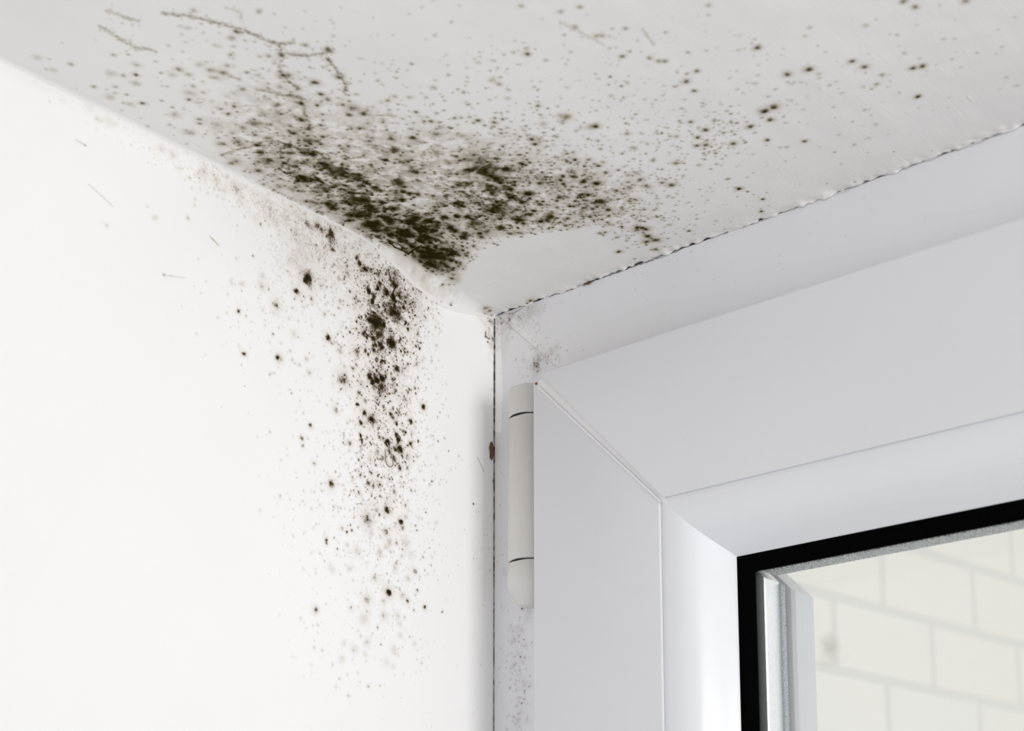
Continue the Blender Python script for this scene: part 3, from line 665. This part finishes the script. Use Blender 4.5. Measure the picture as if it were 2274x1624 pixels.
# ------------------------------------------------------------------ mould
def parse(txt): return [tuple(float(v) for v in t.split(',')) for t in txt.split()]
def hit_soffit(p):
    q = on_plane(p, 2, 0.0)
    for _ in range(4): q = on_plane(p, 2, float(soffit_h(max(q[0], 0), min(q[1], 0))))
    return q
def hit_wall(p): return on_plane(p, 0, 0.0)
def hit_frame(p): return on_plane(p, 1, 0.0)
def inside(poly, p):
    c = False; j = len(poly) - 1
    for i in range(len(poly)):
        (xi, yi), (xj, yj) = poly[i], poly[j]
        if (yi > p[1]) != (yj > p[1]) and p[0] < (xj - xi) * (p[1] - yi) / (yj - yi) + xi: c = not c
        j = i
    return c

def mould_sheet(name, hit, ua, va, urange, vrange, res, lift, mat, spots, veins, env, haze, excl, seed, label, cat):
    rng = np.random.default_rng(seed)
    U = np.arange(urange[0], urange[1], res); V = np.arange(vrange[0], vrange[1], res)
    nu, nv = len(U), len(V)
    D = np.zeros((nu, nv))
    wa = vnoise((nu, nv), .0022 / res, rng) * .00055 + vnoise((nu, nv), .0009 / res, rng) * .00032
    wb = vnoise((nu, nv), .0022 / res, rng) * .00055 + vnoise((nu, nv), .0009 / res, rng) * .00032
    def splat(u, v, R, A, halo=.22):
        w = 3.8 * R + .0012
        i0, i1 = int((u - w - U[0]) / res), int((u + w - U[0]) / res) + 2
        j0, j1 = int((v - w - V[0]) / res), int((v + w - V[0]) / res) + 2
        i0, j0 = max(i0, 0), max(j0, 0); i1, j1 = min(i1, nu), min(j1, nv)
        if i0 >= i1 or j0 >= j1: return
        k_ = min(1.0, R / .0016)
        du = U[i0:i1, None] - u + wa[i0:i1, j0:j1] * k_; dv = V[None, j0:j1] - v + wb[i0:i1, j0:j1] * k_
        r2 = (du * du + dv * dv) / (R * R)
        add = A * (np.exp(-r2) + halo * np.exp(-r2 / 6.5))
        cur = D[i0:i1, j0:j1]
        D[i0:i1, j0:j1] = np.maximum(cur, add) + .22 * np.minimum(cur, add)
    def put(px, py, rp, A, halo=.22):
        q = hit((px, py)); R = max(rp * depth(q) / F_PX, res * 1.05) * .92
        splat(q[ua], q[va], R, A, halo)
    for px, py, rp, A in parse(spots):
        if rp < 1: continue
        put(px, py, rp, A * (.66 if rp >= 10 else .84), .34 if rp >= 5 else .22)
        if rp >= 10:                                          # big colonies are granular: satellites inside them
            for _ in range(int(rp * 1.1)):
                a, r = rng.uniform(0, 6.28), rp * abs(rng.normal(0, .75))
                put(px + r * math.cos(a) * 1.2, py + r * math.sin(a) * .85, rng.uniform(1.1, 2.6), A * rng.uniform(.4, .95))
    for line in veins.strip().splitlines():
        if not line: continue
        hd, body = line.split(';'); w, A = (float(t) for t in hd.split(',')); pts = parse(body)
        for (xa, ya), (xb, yb) in zip(pts[:-1], pts[1:]):
            L = math.hypot(xb - xa, yb - ya); n = max(2, int(L / (w * .55)))
            for i in range(n):
                t = i / n
                jit = .6 if w > 1.5 else .15
                put(xa + (xb - xa) * t + rng.normal(0, w * jit), ya + (yb - ya) * t + rng.normal(0, w * jit), w * rng.uniform(.5, 1.1), A * (.8 if w > 1.5 else 1) * rng.uniform(.4, 1.1), .2)
                if w > 1.5 and w < 5 and rng.random() < .35: put(xa + (xb - xa) * t + rng.normal(0, w * 2.2), ya + (yb - ya) * t + rng.normal(0, w * 2.2), w * rng.uniform(.5, .9), A * rng.uniform(.4, .9))
    for cx, cy, sx, sy, ang, cnt, rm, a0, a1 in parse(env.replace('\n', ' ')):
        ca, sa = math.cos(math.radians(ang)), math.sin(math.radians(ang))
        for _ in range(int(cnt)):
            g, h = rng.normal(0, sx), rng.normal(0, sy)
            p = (cx + g * ca - h * sa, cy + g * sa + h * ca)
            if any(inside(e, p) for e in excl): continue
            if not (-60 < p[0] < 2330 and -60 < p[1] < 1680): continue
            put(p[0], p[1], rm * math.exp(rng.normal(0, .42)), rng.uniform(a0, a1) * .80, .26)
    fr = np.clip(.66 + .6 * vnoise((nu, nv), .004 / res, rng) + .5 * vnoise((nu, nv), .0014 / res, rng), 0, 1.5)
    # haze: faint film of growth between colonies
    HZ = np.zeros((nu, nv)); step = 6
    uu, vv = U[::step], V[::step]
    low = np.zeros((len(uu), len(vv)))
    G = np.zeros((len(uu), len(vv), 2))
    q = np.zeros((len(uu), len(vv), 3)); UU, VV = np.meshgrid(uu, vv, indexing='ij'); q[..., ua] = UU; q[..., va] = VV
    cc = (q - CAM) @ ROT
    sx_ = PX + F_PX * cc[..., 0] / -cc[..., 2]; sy_ = PY - F_PX * cc[..., 1] / -cc[..., 2]
    for cx, cy, sx, sy, ang, A in parse(haze.replace('\n', ' ')):
        ca, sa = math.cos(math.radians(ang)), math.sin(math.radians(ang))
        a = (sx_ - cx) * ca + (sy_ - cy) * sa; b = -(sx_ - cx) * sa + (sy_ - cy) * ca
        low = np.maximum(low, A * np.exp(-.5 * ((a / sx) ** 2 + (b / sy) ** 2)))
    for e in excl:
        msk = np.array([[inside(e, (sx_[i, j], sy_[i, j])) for j in range(low.shape[1])] for i in range(low.shape[0])])
        low = np.where(msk, 0, low)
    for _ in range(2):                                         # soften the cut-outs
        pad = np.pad(low, 1, mode='edge'); low = (pad[:-2, 1:-1] + pad[2:, 1:-1] + pad[1:-1, :-2] + pad[1:-1, 2:] + 2 * low) / 6
    ii = np.minimum(np.arange(nu) / step, len(uu) - 1.001); jj = np.minimum(np.arange(nv) / step, len(vv) - 1.001)
    i0 = ii.astype(int); j0 = jj.astype(int); fi = (ii - i0)[:, None]; fj = (jj - j0)[None, :]
    HZ = (low[i0][:, j0] * (1 - fj) + low[i0][:, np.minimum(j0 + 1, len(vv) - 1)] * fj) * (1 - fi) + (low[np.minimum(i0 + 1, len(uu) - 1)][:, j0] * (1 - fj) + low[np.minimum(i0 + 1, len(uu) - 1)][:, np.minimum(j0 + 1, len(vv) - 1)] * fj) * fi
    D = D * (.82 + .3 * fr * .8) + HZ * fr
    D = np.clip(D, 0, 1.45)
    fc = np.maximum(np.maximum(D[:-1, :-1], D[1:, 1:]), np.maximum(D[1:, :-1], D[:-1, 1:]))
    keep = fc > .045
    P = np.zeros((nu, nv, 3)); UU, VV = np.meshgrid(U, V, indexing='ij'); P[..., ua] = UU; P[..., va] = VV
    lift(P, D)
    o = grid_mesh(name, P, keep, mat, None, {'growth': D})
    print(name, len(o.data.vertices), 'verts')
    return tag(o, label, cat, kind='stuff')

# the soffit grid as built, for the film to follow
def lift_ceil(P, D):
    x0_ = P[..., 0].copy()
    xi = np.interp(P[:, 0, 0], xs, np.arange(len(xs))); yi = np.interp(-P[0, :, 1], -ys, np.arange(len(ys)))
    a = np.minimum(xi.astype(int), len(xs) - 2); b = np.minimum(yi.astype(int), len(ys) - 2); fa = (xi - a)[:, None]; fb = (yi - b)[None, :]
    zz = (Z[a][:, b] * (1 - fb) + Z[a][:, b + 1] * fb) * (1 - fa) + (Z[a + 1][:, b] * (1 - fb) + Z[a + 1][:, b + 1] * fb) * fa
    P[..., 2] = zz - .00010 - .00010 * D - .00018 * np.exp(-(x0_ / .008) ** 2)
    P[..., 0] += .00030 * np.exp(-(x0_ / .005) ** 2)
def lift_wall(P, D): P[..., 0] = .00008 + .00010 * D
def lift_frame(P, D): P[..., 1] = -.00022 - .00005 * D
clean = [(1012, 640), (1040, 588), (1075, 556), (1130, 531), (1230, 516), (1330, 508), (1400, 545), (1480, 565), (1500, 590), (1100, 705)]
mould_sheet('mould_growth', hit_soffit, 0, 1, (.0004, .300), (-.2900, -.0010), .00028, lift_ceil, M_MOULDC, CEIL, CVEIN, CENV, CHAZE, [clean], 21,
            'olive-black mould spreading in spots and veins over the soffit above the window corner', 'mould')
mould_sheet('mould_growth', hit_wall, 1, 2, (-.2500, -.0006), (-.2150, .0070), .00026, lift_wall, M_MOULDW, WALL, WVEIN, WENV, WHAZE, [[(985, 690), (1085, 725), (1085, 1000), (1000, 1000)]], 33,
            'column of brown-black mould spots running down the bright white reveal wall', 'mould')
mould_sheet('dirt_specks', hit_frame, 0, 2, (.0012, .22), (-.26, -.0006), .00028, lift_frame, M_DIRT, FRAME, '', FENV, FHAZE, [[(1184, 830), (1240, 812), (2300, 470), (2300, 1700), (1184, 1700)]], 44,
            'grey-brown dirt specks on the outer window frame around its corner and below the hinge', 'dirt')

# ------------------------------------------------------------------ small fibres caught in the paint
def fibre(name, pix, hit, off, rad, mat, label, cat, group=None):
    cu = bpy.data.curves.new(name, 'CURVE'); cu.dimensions = '3D'; cu.bevel_depth = rad; cu.bevel_resolution = 2; cu.resolution_u = 8
    sp = cu.splines.new('NURBS'); sp.points.add(len(pix) - 1); sp.use_endpoint_u = True; sp.order_u = 3
    for pt, p in zip(sp.points, pix):
        q = hit(p) + np.array(off); pt.co = (*q, 1)
    o = bpy.data.objects.new(name, cu); COL.objects.link(o)
    dg = bpy.context.evaluated_depsgraph_get(); me = bpy.data.meshes.new_from_object(o.evaluated_get(dg)); bpy.data.objects.remove(o)
    for p in me.polygons: p.use_smooth = True
    me.materials.clear(); o = link_mesh(name, me, mat); return tag(o, label, cat, group)
fibre('brush_bristle', [(854, 1001), (856, 1012), (855, 1022), (858, 1032), (864, 1038), (871, 1036), (873, 1027), (869, 1015), (866, 1004), (862, 992), (858, 984)], hit_wall, (.0003, 0, 0), .00022, M_BRISTLE,
      'looped brush bristle stuck in the wall paint among black mould', 'bristle')
fibre('brush_bristle', [(976, 671), (985, 671), (990, 668), (997, 671)], hit_wall, (.0003, 0, 0), .00009, M_HAIR, 'short thin bristle on the clean white wall left of the soffit corner', 'bristle')
fibre('fibre', [(1078, 737), (1077, 745), (1080, 750), (1086, 754)], hit_wall, (.0003, 0, 0), .00016, M_HAIR, 'tiny dark bent fibre on the stained wall edge just below the corner', 'fibre')
fibre('fibre', [(1060, 1015), (1064, 1027), (1070, 1036), (1075, 1049)], hit_wall, (.0002, 0, 0), .00005, M_HAIR, 'hair-thin fibre on the shaded wall edge beside the brown chip', 'fibre')

# ------------------------------------------------------------------ outdoors
td = np.array([.1361, .9907, 0.0]); td /= np.linalg.norm(td); nd = np.array([td[1], -td[0], 0.0])
rr = ray((2000, 1400)); rr = rr / -cam_dir((2000, 1400))[2]
BP0 = CAM + rr * 1.9 + np.array([0, 0, .021])
bm = bmesh.new()
# local frame of the brick wall: x along the wall, y up, z out of the wall
box(bm, (-1.15, -2.2, -.22), (5.0, 2.5, 0.0))
bw = from_bm('wall_exterior', bm, M_BRICK)
bw.matrix_world = Matrix([[td[0], 0, nd[0], BP0[0]], [td[1], 0, nd[1], BP0[1]], [0, 1, 0, BP0[2]], [0, 0, 0, 1]])
tag(bw, 'cream painted brick wall outdoors seen blurred through the window glass', 'wall', kind='structure')
print('brick wall hits', BP0, BP0 + td * -1.15)
